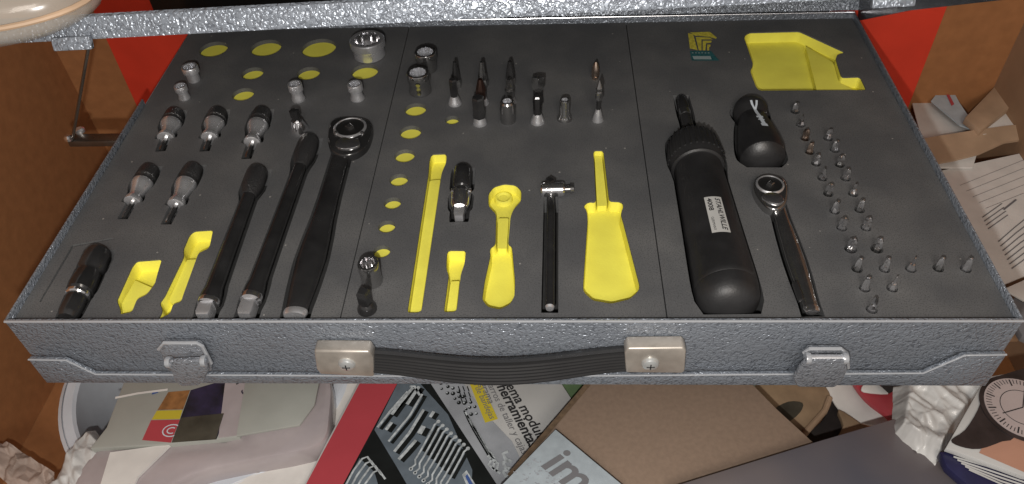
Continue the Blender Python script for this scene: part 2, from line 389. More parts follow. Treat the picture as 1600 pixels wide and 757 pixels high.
# ================================================================== TOOLS (collected outlines become the cut-outs in the foam)
HOLES = []                # (list of world xy points)
def lie(name, label, cat, parts, A, B, zc, group=None, cut=True, grow=.0017, over=.0):
    """a tool lying in the foam; parts: (name, [(t, radius in px)...], material, seg, flat, parent index)"""
    a, b = at(*A, zc), at(*B, zc); M = axisM(a, b); L = (b-a).length
    t_ = thing(name, label, cat, ((a+b)/2).to_tuple(), group)
    env = []
    objs = []
    for (pn, prof, m, seg, fy, par) in parts:
        pr = []
        for (t, rp) in prof:
            r = rp/pxm(a+(b-a)*t); pr.append((r, t*L)); env.append((t, r))
        objs.append(MB().lathe(pr, seg, M, fy, ph=PI/seg).build(pn, m, objs[par] if par is not None else t_))
    if cut:
        ts = sorted(set(round(t, 4) for t, _ in env)); t0, t1 = ts[0], ts[-1]; n = 26; lft = []; rgt = []
        def rad(t):
            best = 0
            for (pn, prof, *_r) in parts:
                for i in range(len(prof)-1):
                    (ta, ra_), (tb, rb_) = prof[i], prof[i+1]
                    if min(ta, tb)-1e-6 <= t <= max(ta, tb)+1e-6:
                        k = 0 if tb == ta else (t-ta)/(tb-ta); best = max(best, (ra_+(rb_-ra_)*k))
            return best/pxm(a+(b-a)*t)
        x = M.to_3x3() @ Vector((1, 0, 0)); z = (b-a).normalized()
        for i in range(n+1):
            t = t0+(t1-t0)*i/n; r = max(rad(t), rad(max(t0, t-.02)), rad(min(t1, t+.02)))+grow
            c = a+z*(L*t+(-grow if i == 0 else grow if i == n else 0))
            lft.append(c+x*r); rgt.append(c-x*r)
        HOLES.append([(p.x, max(p.y, .0030)) for p in lft]+[(p.x, max(p.y, .0030)) for p in reversed(rgt)])
    return t_, M, L, a, b
def stand(name, label, cat, x, yb, yt, parts, group=None, z=ZF, bore=None, rot=0):
    """a tool standing in the foam; parts: (name, [(radius px, height fraction)], material, segments)"""
    b = at(x, yb, z); h = ztop(b, yt)-z; k = 1/pxm(b)
    t_ = thing(name, label, cat, b.to_tuple(), group)
    M = Matrix.Translation(b) @ Matrix.Rotation(rot, 4, 'Z')
    objs = []
    for (pn, prof, m, seg, *fy) in parts:
        objs.append(MB().lathe([(r*k, f*h) for r, f in prof], seg, M, fy[0] if fy else 1.).build(pn, m, t_, ang=28))
    if bore:
        ri, dp, m = bore; mb = MB()
        mb.lathe([(ri*k*.93, h*dp), (ri*k, h*1.0005)], 24, M, caps=False, star=.1); 
        mb.add([(ri*k*math.cos(2*PI*i/24), ri*k*math.sin(2*PI*i/24), h*(dp+.01)) for i in range(24)], [tuple(range(24))], M)
        mb.build('bore', m, objs[0], ang=20)
    return t_
ORD = ['first', 'second', 'third', 'fourth', 'fifth', 'sixth', 'seventh', 'eighth', 'ninth']
def sock(x, yb, yt, rt, rb, label, m='satin', bm_='satin', group='sockets standing in the foam', waist=None):
    ri = rt*.76; w_ = waist or (rt+rb)/2
    stand('socket', label, 'socket', x, yb, yt,
          [('body', [(rb*.94, -.3), (rb*.94, .0), (rb, .04), (rb, .12), (w_, .3), (w_*1.0, .5), (rt, .62), (rt, .95), (rt*.95, 1.0), (ri, 1.0), (ri*.99, .45), (ri*.3, .44)], m, 28)], group, bore=(ri*.985, .5, bm_))
# left insert: upright sockets
sock(304, 126, 104, 12.5, 9.5, 'small steel socket nearest the back left corner of the left foam', waist=9.5)
sock(289, 154, 134, 9.5, 9, 'smallest steel socket at the left edge of the foam, before the corner one', waist=7.6)
sock(467, 156, 131, 11, 10.5, 'slim steel socket standing just before the middle yellow hole of the left foam', waist=8.8)
sock(559, 155, 131, 11.5, 11, 'slim steel socket standing beside the seam, in front of a yellow hole', waist=9)
sock(578, 87, 61, 27, 24, 'largest steel socket, wide fluted mouth, at the back by the lid', waist=24, bm_='chrome')
stand('bit_socket', 'short bit socket with black tip standing behind the longer extension bar', 'bit socket', 468, 204, 172,
      [('skirt', [(14, -.2), (14.5, .02), (14, .1), (10, .38), (8.5, .5)], 'chrome', 26), ('tip', [(6, .5), (6, .7), (8, .72), (8, .95), (5, 1)], 'black_steel', 8)])
# lying bit sockets
grp = 'bit sockets lying in two rows in the left foam'
for (A, B, k, lab) in (((275, 177), (250, 240), 1, 'bit socket nearest the left edge in the back row of lying bit sockets'),
                       ((342, 176), (319, 240), 1, 'middle bit socket in the back row of three lying bit sockets'),
                       ((411, 175), (384, 253), 1, 'bit socket lying at the right end of the back row, next to the bars'),
                       ((236, 264), (190, 347), 1.02, 'left bit socket of the front pair of lying bit sockets'),
                       ((304, 262), (258, 356), 1.02, 'right bit socket of the front pair, with a yellow sliver at its bit')):
    lie('bit_socket', lab, 'bit socket', [
        ('knurled_ring', [(0, 11*k), (.02, 13.5*k), (.08, 15*k), (.2, 16*k), (.22, 14.6*k), (.25, 14.6*k), (.26, 16*k), (.285, 16*k)], 'black_knurl', 26, 1, None),
        ('body', [(.285, 15.6*k), (.31, 16.2*k), (.36, 15.2*k), (.43, 12*k), (.50, 10.6*k), (.56, 10.8*k), (.585, 12.8*k), (.63, 13.2*k), (.65, 12.8*k), (.658, 10.5*k)], 'cone_steel', 26, 1, None),
        ('bit', [(.655, 4.2*k), (.90, 4.2*k), (.93, 3*k)], 'dark_chrome', 6, 1, None)], A, B, ZF-.0006, grp)
# adapter bottom left
lie('coupler', 'thick black coupler with silver ring at the front left corner of the foam', 'coupler', [
    ('body', [(0, 13), (.02, 18), (.1, 21), (.3, 20.5), (.32, 19), (.36, 19), (.38, 20.5), (.55, 21), (.62, 20), (.64, 17)], 'black_steel', 26, 1, None),
    ('ring', [(.64, 17.5), (.655, 19), (.69, 19), (.705, 17)], 'chrome', 26, 1, None),
    ('socket_end', [(.705, 16), (.75, 17.5), (.93, 16.5), (.97, 15), (1, 13)], 'black_steel', 12, 1, None)], (156, 393), (104, 498), ZF+.001)
# extension bars
for (A, B, lab, k, d1) in (((404, 266), (318, 497), 'shorter black extension bar with knurled head and silver square drive', 1.0, .80),
                      ((485, 217), (383, 496), 'longer black extension bar between the shorter one and the big ratchet', .97, .85)):
    t1 = .075 if k == 1 else .06
    ex = lie('extension_bar', lab, 'extension bar', [
        ('head', [(0, 12*k), (.012, 15*k), (.04, 16.5*k), (t1, 17*k), (t1+.06, 17*k), (t1+.1, 13.5*k), (t1+.13, 11*k)], 'black_knurl', 24, 1, None),
        ('shaft', [(t1+.1, 10.5*k), (.3, 10.8*k), (.6, 12.5*k), (.84, 14.5*k), (.875, 17*k), (.905, 17.5*k)], 'black_steel', 24, .9, None),
        ('collar', [(.905, 17), (.912, 18), (.928, 17), (.935, 13)], 'chrome', 24, 1, None),
        ('square_drive', [(.935, 15), (.985, 15.5), (1, 13)], 'satin', 4, 1, None)], A, B, ZF+.0012)
# big ratchet
def ratchet(lab, A, B, prof, head, cen, hr, lev, end, zc, mh, small):
    t_, M, L, a, b = lie('ratchet', lab, 'ratchet', [('handle', prof, mh, 28, .55, None), ('end_cap', end, 'satin' if not small else 'chrome', 28, .6, None)], A, B, zc)
    hp = smooth_poly(head, 4); zt = zc+.0045
    HOLES.append('merge')
    h = MB().prism([at(x, y, zt) for x, y in hp], (0, 0, -.011)).build('head', mh, t_, bevel=.0018, bseg=3)
    c = at(*cen, zt); k = 1/pxm(c)
    MB().lathe([(hr*k*1.04, -.001), (hr*k*1.04, .0004), (hr*k*.96, .0010), (hr*k*.90, .0010), (hr*k*.88, .0004)], 32, Matrix.Translation(c), caps=False).build('ring', 'satin', h)
    MB().lathe([(hr*k*.89, -.001), (hr*k*.89, .0005)], 32, Matrix.Translation(c)).build('drive_disc', 'black_plastic', h)
    MB().lathe([(hr*k*.30, 0), (hr*k*.28, .0022), (hr*k*.2, .0026)], 4, Matrix.Translation(c+Vector((0, -.001, 0)))).build('drive_square', 'dark_chrome', h)
    lp = [at(x, y, zt+.0016) for x, y in smooth_poly(lev, 3)]
    MB().prism(lp, (0, 0, -.0025)).build('reversing_lever', 'chrome', h, bevel=.0006)
    return t_, h, zt
t_, h, zt = ratchet('big black ratchet with round head and paddle handle, left of the seam', (536, 232), (460, 495),
    [(0, 13), (.06, 13.5), (.12, 14), (.35, 15.5), (.5, 18), (.6, 21.5), (.72, 24), (.85, 22), (.95, 19), (.975, 18.5)],
    [(516, 190), (530, 183), (552, 182), (572, 185), (581, 194), (580, 208), (572, 226), (556, 238), (536, 242), (519, 236), (512, 222), (512, 204)],
    (547, 200), 25, [(524, 222), (536, 214), (548, 217), (560, 216), (562, 226), (550, 231), (536, 232), (526, 229)], [(.972, 18.6), (.985, 19.5), (1, 17)], ZF+.001, 'black_steel', False)
for (x, y) in ((525, 209), (566, 209)):
    MB().lathe([(.0016, -.0005), (.0015, .0008), (.0008, .0014)], 14, Matrix.Translation(at(x, y, zt))).build('screw', 'chrome', h)
# ---- middle insert
sock(668, 109, 81, 17, 15.5, 'chrome socket at the back of the middle foam, behind a taller one', 'dark_chrome', 'satin', waist=15.5)
sock(657, 144, 113, 17.5, 17.5, 'dark chrome socket standing in front of another one by the seam', 'dark_chrome', 'satin', waist=16)
sock(582, 441, 411, 16.5, 16.5, 'short chrome socket at the front of the row of yellow holes', 'dark_chrome', 'chrome', waist=16)
stand('adapter', 'black square adapter on a round foot at the front of the middle foam', 'adapter', 574, 484, 455,
      [('foot', [(14, -.2), (15.5, .03), (15, .12), (11, .3), (9, .36)], 'black_steel', 24), ('square_drive', [(11, .36), (11, .92), (9, 1)], 'black_steel', 4)], rot=.5)
BITS = [  # x, base, top, kind, radius, label
    (714, 135, 97, 'point', 7, 'dark pointed bit, leftmost in the back row of standing bits'),
    (755, 134, 97, 'blade', 8, 'grey pointed bit, second from the left in the back row'),
    (798, 131, 96, 'point', 8, 'dark pointed bit, third from the left in the back row'),
    (841, 160, 121, 'flat', 9, 'wide flat dark blade bit, standing right of the pointed bits'),
    (711, 162, 124, 'hexs', 8, 'dark hex bit with silver foot behind the small yellow hole'),
    (753, 161, 124, 'pointb', 9, 'brownish pointed bit standing behind a black hex bit'),
    (797, 160, 124, 'points', 8, 'grey bit with silver foot behind the small chrome socket'),
    (750, 193, 152, 'hexs2', 10, 'thick black hex bit on a silver foot, front row left'),
    (840, 191, 150, 'hexs', 8.5, 'black hex bit on a silver foot in front of the flat blade'),
    (930, 123, 97, 'copper', 7, 'copper coloured pointed bit at the back, standing apart on the right'),
    (934, 188, 126, 'drill', 6.5, 'thin twisted bit on a silver foot in front of the copper bit')]
for (x, yb, yt, kd, r, lab) in BITS:
    gp = 'bits standing in the middle foam'
    if kd in ('point', 'blade'):
        P = [('shank', [(r*1.05, -.2), (r*1.15, 0), (r*1.15, .2), (r*.95, .3)], 'dark_chrome', 6), ('tip', [(r*.95, .3), (r*.85, .45), (r*.6, .75), (r*.35, 1)], 'black_steel' if kd == 'point' else 'dark_chrome', 8)]
    elif kd in ('pointb', 'points'):
        P = [('foot', [(r*1.2, -.1), (r*1.25, .02), (r*.9, .22)], 'satin', 24), ('shank', [(r*.9, .22), (r*.95, .55)], 'brown_steel' if kd == 'pointb' else 'dark_chrome', 6), ('tip', [(r*.95, .55), (r*.75, .75), (r*.4, 1)], 'brown_steel' if kd == 'pointb' else 'dark_chrome', 8)]
    elif kd == 'flat':
        P = [('shank', [(r*.95, -.1), (r*1.0, 0), (r*.85, .25), (r*.8, .5)], 'black_steel', 6), ('blade', [(r*.85, .5), (r*1.1, .62), (r*1.1, 1)], 'dark_chrome', 4, .35)]
    elif kd == 'hexs':
        P = [('foot', [(r*1.25, -.1), (r*1.3, .02), (r*1.2, .08), (r*.75, .32)], 'satin', 24), ('shank', [(r*.75, .32), (r*.8, .95), (r*.6, 1)], 'black_steel', 6)]
    elif kd == 'hexs2':
        P = [('foot', [(r*1.0, -.1), (r*1.1, .02), (r*1.0, .1), (r*.8, .25)], 'satin', 24), ('shank', [(r*.95, .25), (r*1.05, .3), (r*1.05, .62), (r*1.0, .64), (r*1.0, .95), (r*.8, 1)], 'black_steel', 6)]
    elif kd == 'copper':
        P = [('shank', [(r*.7, -.1), (r*.75, .1), (r*.9, .2)], 'copper', 12), ('tip', [(r*.9, .2), (r*.95, .45), (r*.7, .75), (r*.2, 1)], 'copper', 8)]
    else:
        P = [('foot', [(r*1.3, -.1), (r*1.35, .02), (r*.6, .28)], 'satin', 24), ('shank', [(r*.5, .28), (r*.5, .5)], 'black_steel', 6), ('tip', [(r*.5, .5), (r*.95, .56), (r*.8, .7), (r*.6, .74), (r*.8, .82), (r*.4, .92), (r*.1, 1)], 'dark_chrome', 8)]
    stand('screwdriver_bit', lab, 'bit', x, yb, yt, P, gp, rot=random.random())
for (x, yb, yt, r, lab) in ((794, 189, 158, 12, 'small chrome socket between two black hex bits'), (882, 186, 156, 8.5, 'slim chrome nut socket with flared foot, alone at the right')):
    if r > 10: stand('socket', lab, 'socket', x, yb, yt, [('body', [(r, -.2), (r, 0), (r*1.04, .1), (r, .6), (r*.95, .92), (r*.8, 1), (r*.6, 1), (r*.58, .6), (r*.2, .6)], 'dark_chrome', 24)], 'sockets standing in the foam', bore=(r*.6, .62, 'satin'))
    else: stand('socket', lab, 'socket', x, yb, yt, [('body', [(r*1.4, -.2), (r*1.45, .03), (r*1.3, .14), (r*.95, .3), (r*.95, .9), (r*.8, 1), (r*.6, 1), (r*.58, .6), (r*.2, .6)], 'dark_chrome', 24)], 'sockets standing in the foam', bore=(r*.6, .62, 'satin'))
uj = lie('universal_joint', 'black universal joint with silver square drive lying in the middle foam', 'joint', [
    ('upper_yoke', [(0, 11), (.03, 14), (.1, 15), (.38, 15), (.42, 13)], 'black_steel', 26, 1, None),
    ('cross', [(.42, 11), (.6, 11)], 'dark_chrome', 12, 1, None),
    ('lower_yoke', [(.52, 13), (.56, 16), (.76, 15), (.82, 12)], 'chrome', 26, 1, None),
    ('square_drive', [(.82, 11), (.96, 11), (1, 9)], 'satin', 4, 1, None)], (724, 264), (717, 342), ZF+.001)
uM, uL = uj[1], uj[2]
for sx in (-1, 1):
    MB().lathe([(.0022, 0), (.0022, .0054), (.0016, .006)], 14, uM @ Matrix.Translation((0, 0, uL*.47)) @ Matrix.Rotation(sx*PI/2, 4, 'Y')).build('cross_pin', 'chrome', uj[0])
# sliding T handle
tb = lie('sliding_t_handle', 'black bar with a polished hammer-like silver head in the middle foam', 'handle', [
    ('bar', [(0, 6.5), (.2, 7), (.6, 7.5), (.97, 8), (.985, 8)], 'black_steel', 20, 1, None), ('bar_end', [(.985, 7.5), (1, 6)], 'satin', 20, 1, None)], (861, 308), (859, 483), ZF+.001)
a, b = at(845, 297, ZF+.004), at(882, 296, ZF+.004)
hd = MB().lathe([(.0034, 0), (.0041, .0008), (.0043, .003), (.0043, (b-a).length-.001), (.0036, (b-a).length)], 24, axisM(a, b)).build('head', 'chrome', tb[0])
a2 = at(896, 295, ZF+.004)
MB().lathe([(.0020, 0), (.0020, (a2-b).length*.6), (.0028, (a2-b).length*.62), (.0026, (a2-b).length)], 18, axisM(b, a2)).build('ball_knob', 'dark_chrome', hd)
c = at(860, 288, ZF+.006); MB().lathe([(.003, 0), (.003, .003), (.0022, .0036)], 4, Matrix.Translation(c)).build('square_drive', 'black_steel', hd)
# ---- right insert: torque screwdriver
ZT = ZF-.001
ts, tM, tL, ta, tb_ = lie('torque_screwdriver', 'large black torque screwdriver with silver maker label on its grip', 'torque screwdriver', [
    ('blade', [(0, 7), (.01, 9), (.075, 10), (.08, 9.2), (.25, 10)], 'black_steel', 22, 1, None),
    ('blade_collar', [(.085, 10.3), (.10, 10.5), (.115, 10.3)], 'dark_chrome', 22, 1, None),
    ('setting_ring', [(.235, 14), (.245, 26), (.265, 35), (.295, 40), (.375, 43), (.385, 41.5), (.40, 41.5), (.405, 39)], 'grip', 36, 1, None),
    ('grip', [(.40, 37.5), (.42, 37.5), (.55, 40.5), (.7, 44), (.85, 48.5), (.90, 50), (.915, 50), (.918, 49), (.921, 50), (.95, 49), (.972, 44.5), (.988, 35), (.996, 22), (1, 6)], 'grip', 44, 1, None)], (1064, 153), (1143, 490), ZT, grow=.0014)
mb = MB()
for k in range(30):                      # ribs round the setting ring
    aa = 2*PI*k/30; t0, t1 = .272, .372
    p0, p1 = [ta+(tb_-ta)*t for t in (t0, t1)]; r0, r1 = 37.5/pxm(p0), 43.6/pxm(p1)
    ex_ = tM.to_3x3() @ Vector((math.cos(aa), math.sin(aa), 0))
    mb.tube([p0+ex_*r0, p0+(p1-p0)*.4+ex_*(r0+(r1-r0)*.55), p1+ex_*r1], .0007, 6)
mb.build('ring_ribs', 'grip', ts)
def on_grip(t, th, lift):
    p = ta+(tb_-ta)*t; rp = 0
    pr = [(.42, 37.5), (.55, 40.5), (.7, 44), (.85, 48.5)]
    for (t0, r0), (t1, r1) in zip(pr, pr[1:]):
        if t0 <= t <= t1: rp = r0+(r1-r0)*(t-t0)/(t1-t0)
    r = rp/pxm(p)+lift
    x = tM.to_3x3() @ Vector((1, 0, 0)); y = tM.to_3x3() @ Vector((0, 1, 0))
    if x.x < 0: x = -x
    return p+x*r*math.sin(th)+y*r*math.cos(th)
LT0, LT1, TH0, TH1 = .622, .775, R(-18), R(17)
v = []; f = []
for i in range(9):
    for j in range(9): v.append(on_grip(LT0+(LT1-LT0)*i/8, TH0+(TH1-TH0)*j/8, .00025))
for i in range(8):
    for j in range(8): f.append((i*9+j, i*9+j+1, (i+1)*9+j+1, (i+1)*9+j))
lb = MB().add(v, f).build('maker_label', 'label_silver', ts)
def grip_text(s, u0, u1, v0, vh, shear=.0, bold=.0):
    v, f = text_mesh(s, 1, shear, bold); x0 = min(q[0] for q in v); x1 = max(q[0] for q in v)
    MB().add([on_grip(LT0+(LT1-LT0)*(u0+(u1-u0)*(q[0]-x0)/(x1-x0)), TH0+(TH1-TH0)*(v0+vh*q[1]/.7), .0004) for q in v], f).build('printed_text', 'ink', lb, False)
grip_text('STAHLWILLE', .05, .95, .60, .28, .25, .02)
grip_text('4008', .05, .40, .14, .26, 0, .02)
grip_text('GERMANY', .58, .95, .14, .14)
# stubby handle
sb, sM, sL, sa, sb2 = lie('stubby_screwdriver', 'stubby black screwdriver handle with pale wrench print, behind the small ratchet', 'screwdriver', [
    ('blade', [(0, 8), (.12, 9)], 'black_steel', 8, 1, None),
    ('collar', [(.10, 12), (.14, 24), (.20, 27), (.27, 26), (.33, 22)], 'grip', 30, 1, None),
    ('handle', [(.33, 22), (.38, 23), (.5, 28), (.7, 33.5), (.84, 36), (.92, 34.5), (.97, 27), (1, 12)], 'grip', 36, 1, None)], (1167, 157), (1194, 257), ZF+.001)
def on_stub(t, th, lift):
    p = sa+(sb2-sa)*t; rp = 22
    pr = [(.14, 24), (.2, 27), (.27, 26), (.33, 22), (.38, 23), (.5, 28), (.7, 33.5), (.84, 36)]
    for (t0, r0), (t1, r1) in zip(pr, pr[1:]):
        if t0 <= t <= t1: rp = r0+(r1-r0)*(t-t0)/(t1-t0)
    r = rp/pxm(p)+lift; x = sM.to_3x3() @ Vector((1, 0, 0)); y = sM.to_3x3() @ Vector((0, 1, 0))
    if x.x < 0: x = -x
    return p+x*r*math.sin(th)+y*r*math.cos(th)
mb = MB()
def stub_rib(path, wd):
    v = []; f = []
    for i, (t, d) in enumerate(path):
        v += [on_stub(t, R(d-wd/2), .0004), on_stub(t, R(d+wd/2), .0004)]
        if i: f.append((2*i-2, 2*i-1, 2*i+1, 2*i))
    mb.add(v, f)
stub_rib([(.36, -1), (.42, 0), (.5, 3), (.6, 5), (.68, 7)], 11)
stub_rib([(.24, -9), (.29, -8), (.36, -2)], 7); stub_rib([(.24, 9), (.29, 7), (.36, 0)], 7)
stub_rib([(.5, 3), (.53, 3)], 20); stub_rib([(.56, 4), (.58, 4)], 18); stub_rib([(.645, 6), (.69, 7)], 17)
mb.build('wrench_print', 'print_white', sb, False)
# small ratchet
t_, h, zt = ratchet('small chrome ratchet with oval dark head lying before the stubby handle', (1214, 318), (1270, 489),
    [(0, 11), (.15, 11), (.35, 13.5), (.55, 15), (.7, 14.5), (.85, 12.5), (.96, 12)],
    [(1178, 282), (1186, 275), (1204, 273), (1222, 276), (1231, 287), (1232, 303), (1228, 318), (1214, 327), (1198, 322), (1185, 308), (1178, 294)],
    (1203, 289), 21, [(1190, 306), (1202, 300), (1216, 302), (1226, 312), (1217, 318), (1202, 315)], [(.955, 12), (.975, 13.2), (1, 11)], ZF+.001, 'dark_chrome', True)
MB().prism([on for on in [at(x, y, ZF+.006) for x, y in ((1238, 440), (1247, 438), (1257, 466), (1249, 470))]], (0, 0, -.0025)).build('hang_slot', 'black_steel', t_, bevel=.0006)
# small bits
SB = [[(1242, 168), (1251, 189), (1258, 210), (1265, 231), (1275, 249), (1285, 272), (1294, 296), (1304, 323), (1315, 349)],
      [(1294, 210), (1304, 228), (1312, 251), (1321, 272), (1333, 296), (1343, 321), (1353, 349)],
      [(1329, 382), (1370, 382)], [(1339, 413), (1382, 413), (1423, 413), (1466, 412), (1509, 413)], [(1351, 443), (1394, 443)], [(1362, 476)]]
SBL = ['small bit, %s from the back in the long left column of bits', 'small bit, %s from the back in the shorter right column of bits', 'larger rounded bit, %s from the left of the pair before the columns',
       'small bit, %s from the left in the row of five', 'small bit, %s from the left in the pair before the row of five', 'single pointed bit nearest the front edge of the right foam']
for ri, row in enumerate(SB):
    for i, (x, y) in enumerate(row):
        lab = SBL[ri] % ORD[i] if '%s' in SBL[ri] else SBL[ri]
        m = 'copper' if (ri == 0 and i in (2, 3)) else ('chrome' if (i+ri) % 3 else 'dark_chrome')
        r = 4.7+y/260.; r *= 1.15 if ri == 2 else 1; rot = random.random()*3; lean = 0
        hgt = 12.5+y/75.
        yb, yt = y+hgt*.42, y-hgt*.52
        bse = at(x, yb, ZF); hh = ztop(bse, yt)-ZF; k = r/pxm(bse)
        t_ = thing('screwdriver_bit', lab, 'bit', bse.to_tuple(), 'small bits standing in the right foam')
        M = Matrix.Translation(bse) @ Matrix.Rotation(rot, 4, 'Z')
        MB().lathe([(k*.98, -.01), (k, hh*.16), (k*.62, hh*.42)], 6, M).build('shank', m, t_, ang=20)
        if (i+ri) % 4 == 1:
            tip = MB().lathe([(k*.85, hh*.30), (k*.8, hh*.7), (k*.45, hh)], 4, M, .38)
        else:                                   # cross tip: star section
            tip = MB().lathe([(k*.9, hh*.24), (k*1.0, hh*.5), (k*.86, hh*.78), (k*.5, hh*.96), (k*.1, hh)], 8, M, star=.40)
        tip.build('tip', m if m == 'copper' else 'chrome', t_, ang=15)
        HOLES.append([(bse.x+k*1.38*math.cos(2*PI*q/14), bse.y+k*1.38*math.sin(2*PI*q/14)) for q in range(14)])

# ================================================================== FOAM INSERTS
RND = [[(330, 80, 22, 9), (412, 79, 24, 9), (495, 79, 27, 11), (392, 118, 17, 6.5), (480, 117, 18, 8), (568, 116, 21, 8), (377, 151, 17, 6.5)],
       [(648, 175, 17, 6.5), (640, 211, 17, 6.5), (631, 248, 16, 6), (622, 285, 14.5, 6), (612, 322, 13.5, 5), (603, 359, 13.5, 5), (595, 398, 13.5, 5), (706, 190.5, 11, 4)], []]
def rnd_corners(p, dist=(2.6, 1.0)):
    for dd in dist:
        q = []; n = len(p)
        for i in range(n):
            for j in ((i-1) % n, (i+1) % n):
                ln = math.hypot(p[j][0]-p[i][0], p[j][1]-p[i][1]); k = min(dd/max(ln, .01), .3)
                q.append((p[i][0]+(p[j][0]-p[i][0])*k, p[i][1]+(p[j][1]-p[i][1])*k))
        p = q
    return p
DEEP = [[('a', [(213, 408), (253, 405), (246, 428), (242, 444), (229, 461), (214, 468), (206, 488), (187, 492), (188, 484), (182, 470), (206, 417)], .0085, [[(206, 428), (243, 444), (229, 461), (214, 468), (206, 488), (187, 492), (182, 470)]]),
         ('b', [(303, 361), (333, 359), (327, 388), (310, 396), (286, 462), (283, 472), (270, 476), (266, 490), (247, 500), (254, 485), (249, 474), (257, 463), (287, 401), (286, 390), (296, 367)], .0085, [[(287, 397), (311, 396), (286, 462), (283, 472), (270, 476), (257, 463)]])],
        [('a', [(674, 241), (698, 240), (697, 255), (690, 271), (659, 485), (655, 489), (636, 489), (669, 273), (671, 250)], .007, [[(668.5, 275), (690, 273), (659, 485), (655, 489), (636, 489)]]),
         ('b', [(701, 391), (728, 391), (726, 412), (720, 429), (714, 484), (710, 488), (693, 488), (701, 430), (697, 420), (698, 396)], .008, [[(701, 431), (720, 430), (714, 484), (710, 488), (693, 488)]]),
         ('c', [(763, 303), (771, 292), (788, 287), (806, 289), (815, 298), (814, 315), (803, 327), (798, 338), (794, 382), (800, 385), (801, 395), (805, 440), (804, 463), (797, 476), (781, 484), (762, 480), (753, 468), (757, 440), (766, 400), (765, 388), (774, 382), (775, 335), (766, 326), (763, 320)], .0075, [[(776, 333), (797, 333), (794, 384), (774, 384)]]),
         ('d', [(927, 235), (943, 235), (952, 314), (970, 315), (975, 321), (970, 334), (974, 348), (1000, 448), (997, 456), (984, 468), (955, 475), (926, 470), (912, 457), (911, 446), (918, 345), (917, 330), (911, 322), (919, 315), (931, 316)], .008, [[(927, 236), (943, 236), (952, 316), (931, 317)]])],
        [('a', [(1162, 57), (1170, 51), (1249, 49), (1321, 82), (1308, 86), (1306, 92), (1315, 121), (1344, 120), (1354, 141), (1187, 142), (1182, 138), (1175, 120), (1172, 110), (1177, 102), (1171, 84)], .0085, [[(1258, 62), (1306, 90), (1315, 121), (1352, 140), (1278, 141)]])]]
SEAM = [-.2486, -.0796, .0830, .2486]
INS_L = ['left black foam insert holding ratchet, extension bars and lying bit sockets', 'middle black foam insert with the row of small yellow holes', 'right black foam insert holding the torque screwdriver and small bits']
def inset(pts, d):
    """shrink a polygon (xy tuples) by d"""
    n = len(pts); ar = sum(pts[i][0]*pts[(i+1) % n][1]-pts[(i+1) % n][0]*pts[i][1] for i in range(n)); s = 1 if ar > 0 else -1; out = []
    for i in range(n):
        p0, p1, p2 = Vector(pts[i-1]), Vector(pts[i]), Vector(pts[(i+1) % n])
        e1 = (p1-p0).normalized(); e2 = (p2-p1).normalized(); n1 = Vector((-e1.y, e1.x))*s; n2 = Vector((-e2.y, e2.x))*s
        m = n1+n2; m = m/max(.6, m.length_squared/2) if m.length > .1 else n1
        q = p1+m*d; out.append((q.x, q.y))
    return out
def curve_slab(splines, z0, z1):
    cu = bpy.data.curves.new('c', 'CURVE'); cu.dimensions = '2D'; cu.fill_mode = 'BOTH'; cu.extrude = (z1-z0)/2
    for s in splines:
        sp = cu.splines.new('POLY'); sp.points.add(len(s)-1); sp.use_cyclic_u = True
        for i, (x, y) in enumerate(s): sp.points[i].co = (x, y, 0, 1)
    o = bpy.data.objects.new('c', cu); COL.objects.link(o); bpy.context.view_layer.update()
    me = bpy.data.meshes.new_from_object(o.evaluated_get(bpy.context.evaluated_depsgraph_get()))
    v = [(p.co.x, p.co.y, p.co.z+(z0+z1)/2) for p in me.vertices]; f = [tuple(p.vertices) for p in me.polygons]
    bpy.data.objects.remove(o); bpy.data.curves.remove(cu); bpy.data.meshes.remove(me)
    mb = MB(); mb.add(v, f); return mb
HOLES = [hh for hh in HOLES if hh != 'merge']
groove = [(61, 472), (113, 383), (176, 372), (176, 374.5), (115, 386), (64, 472)]
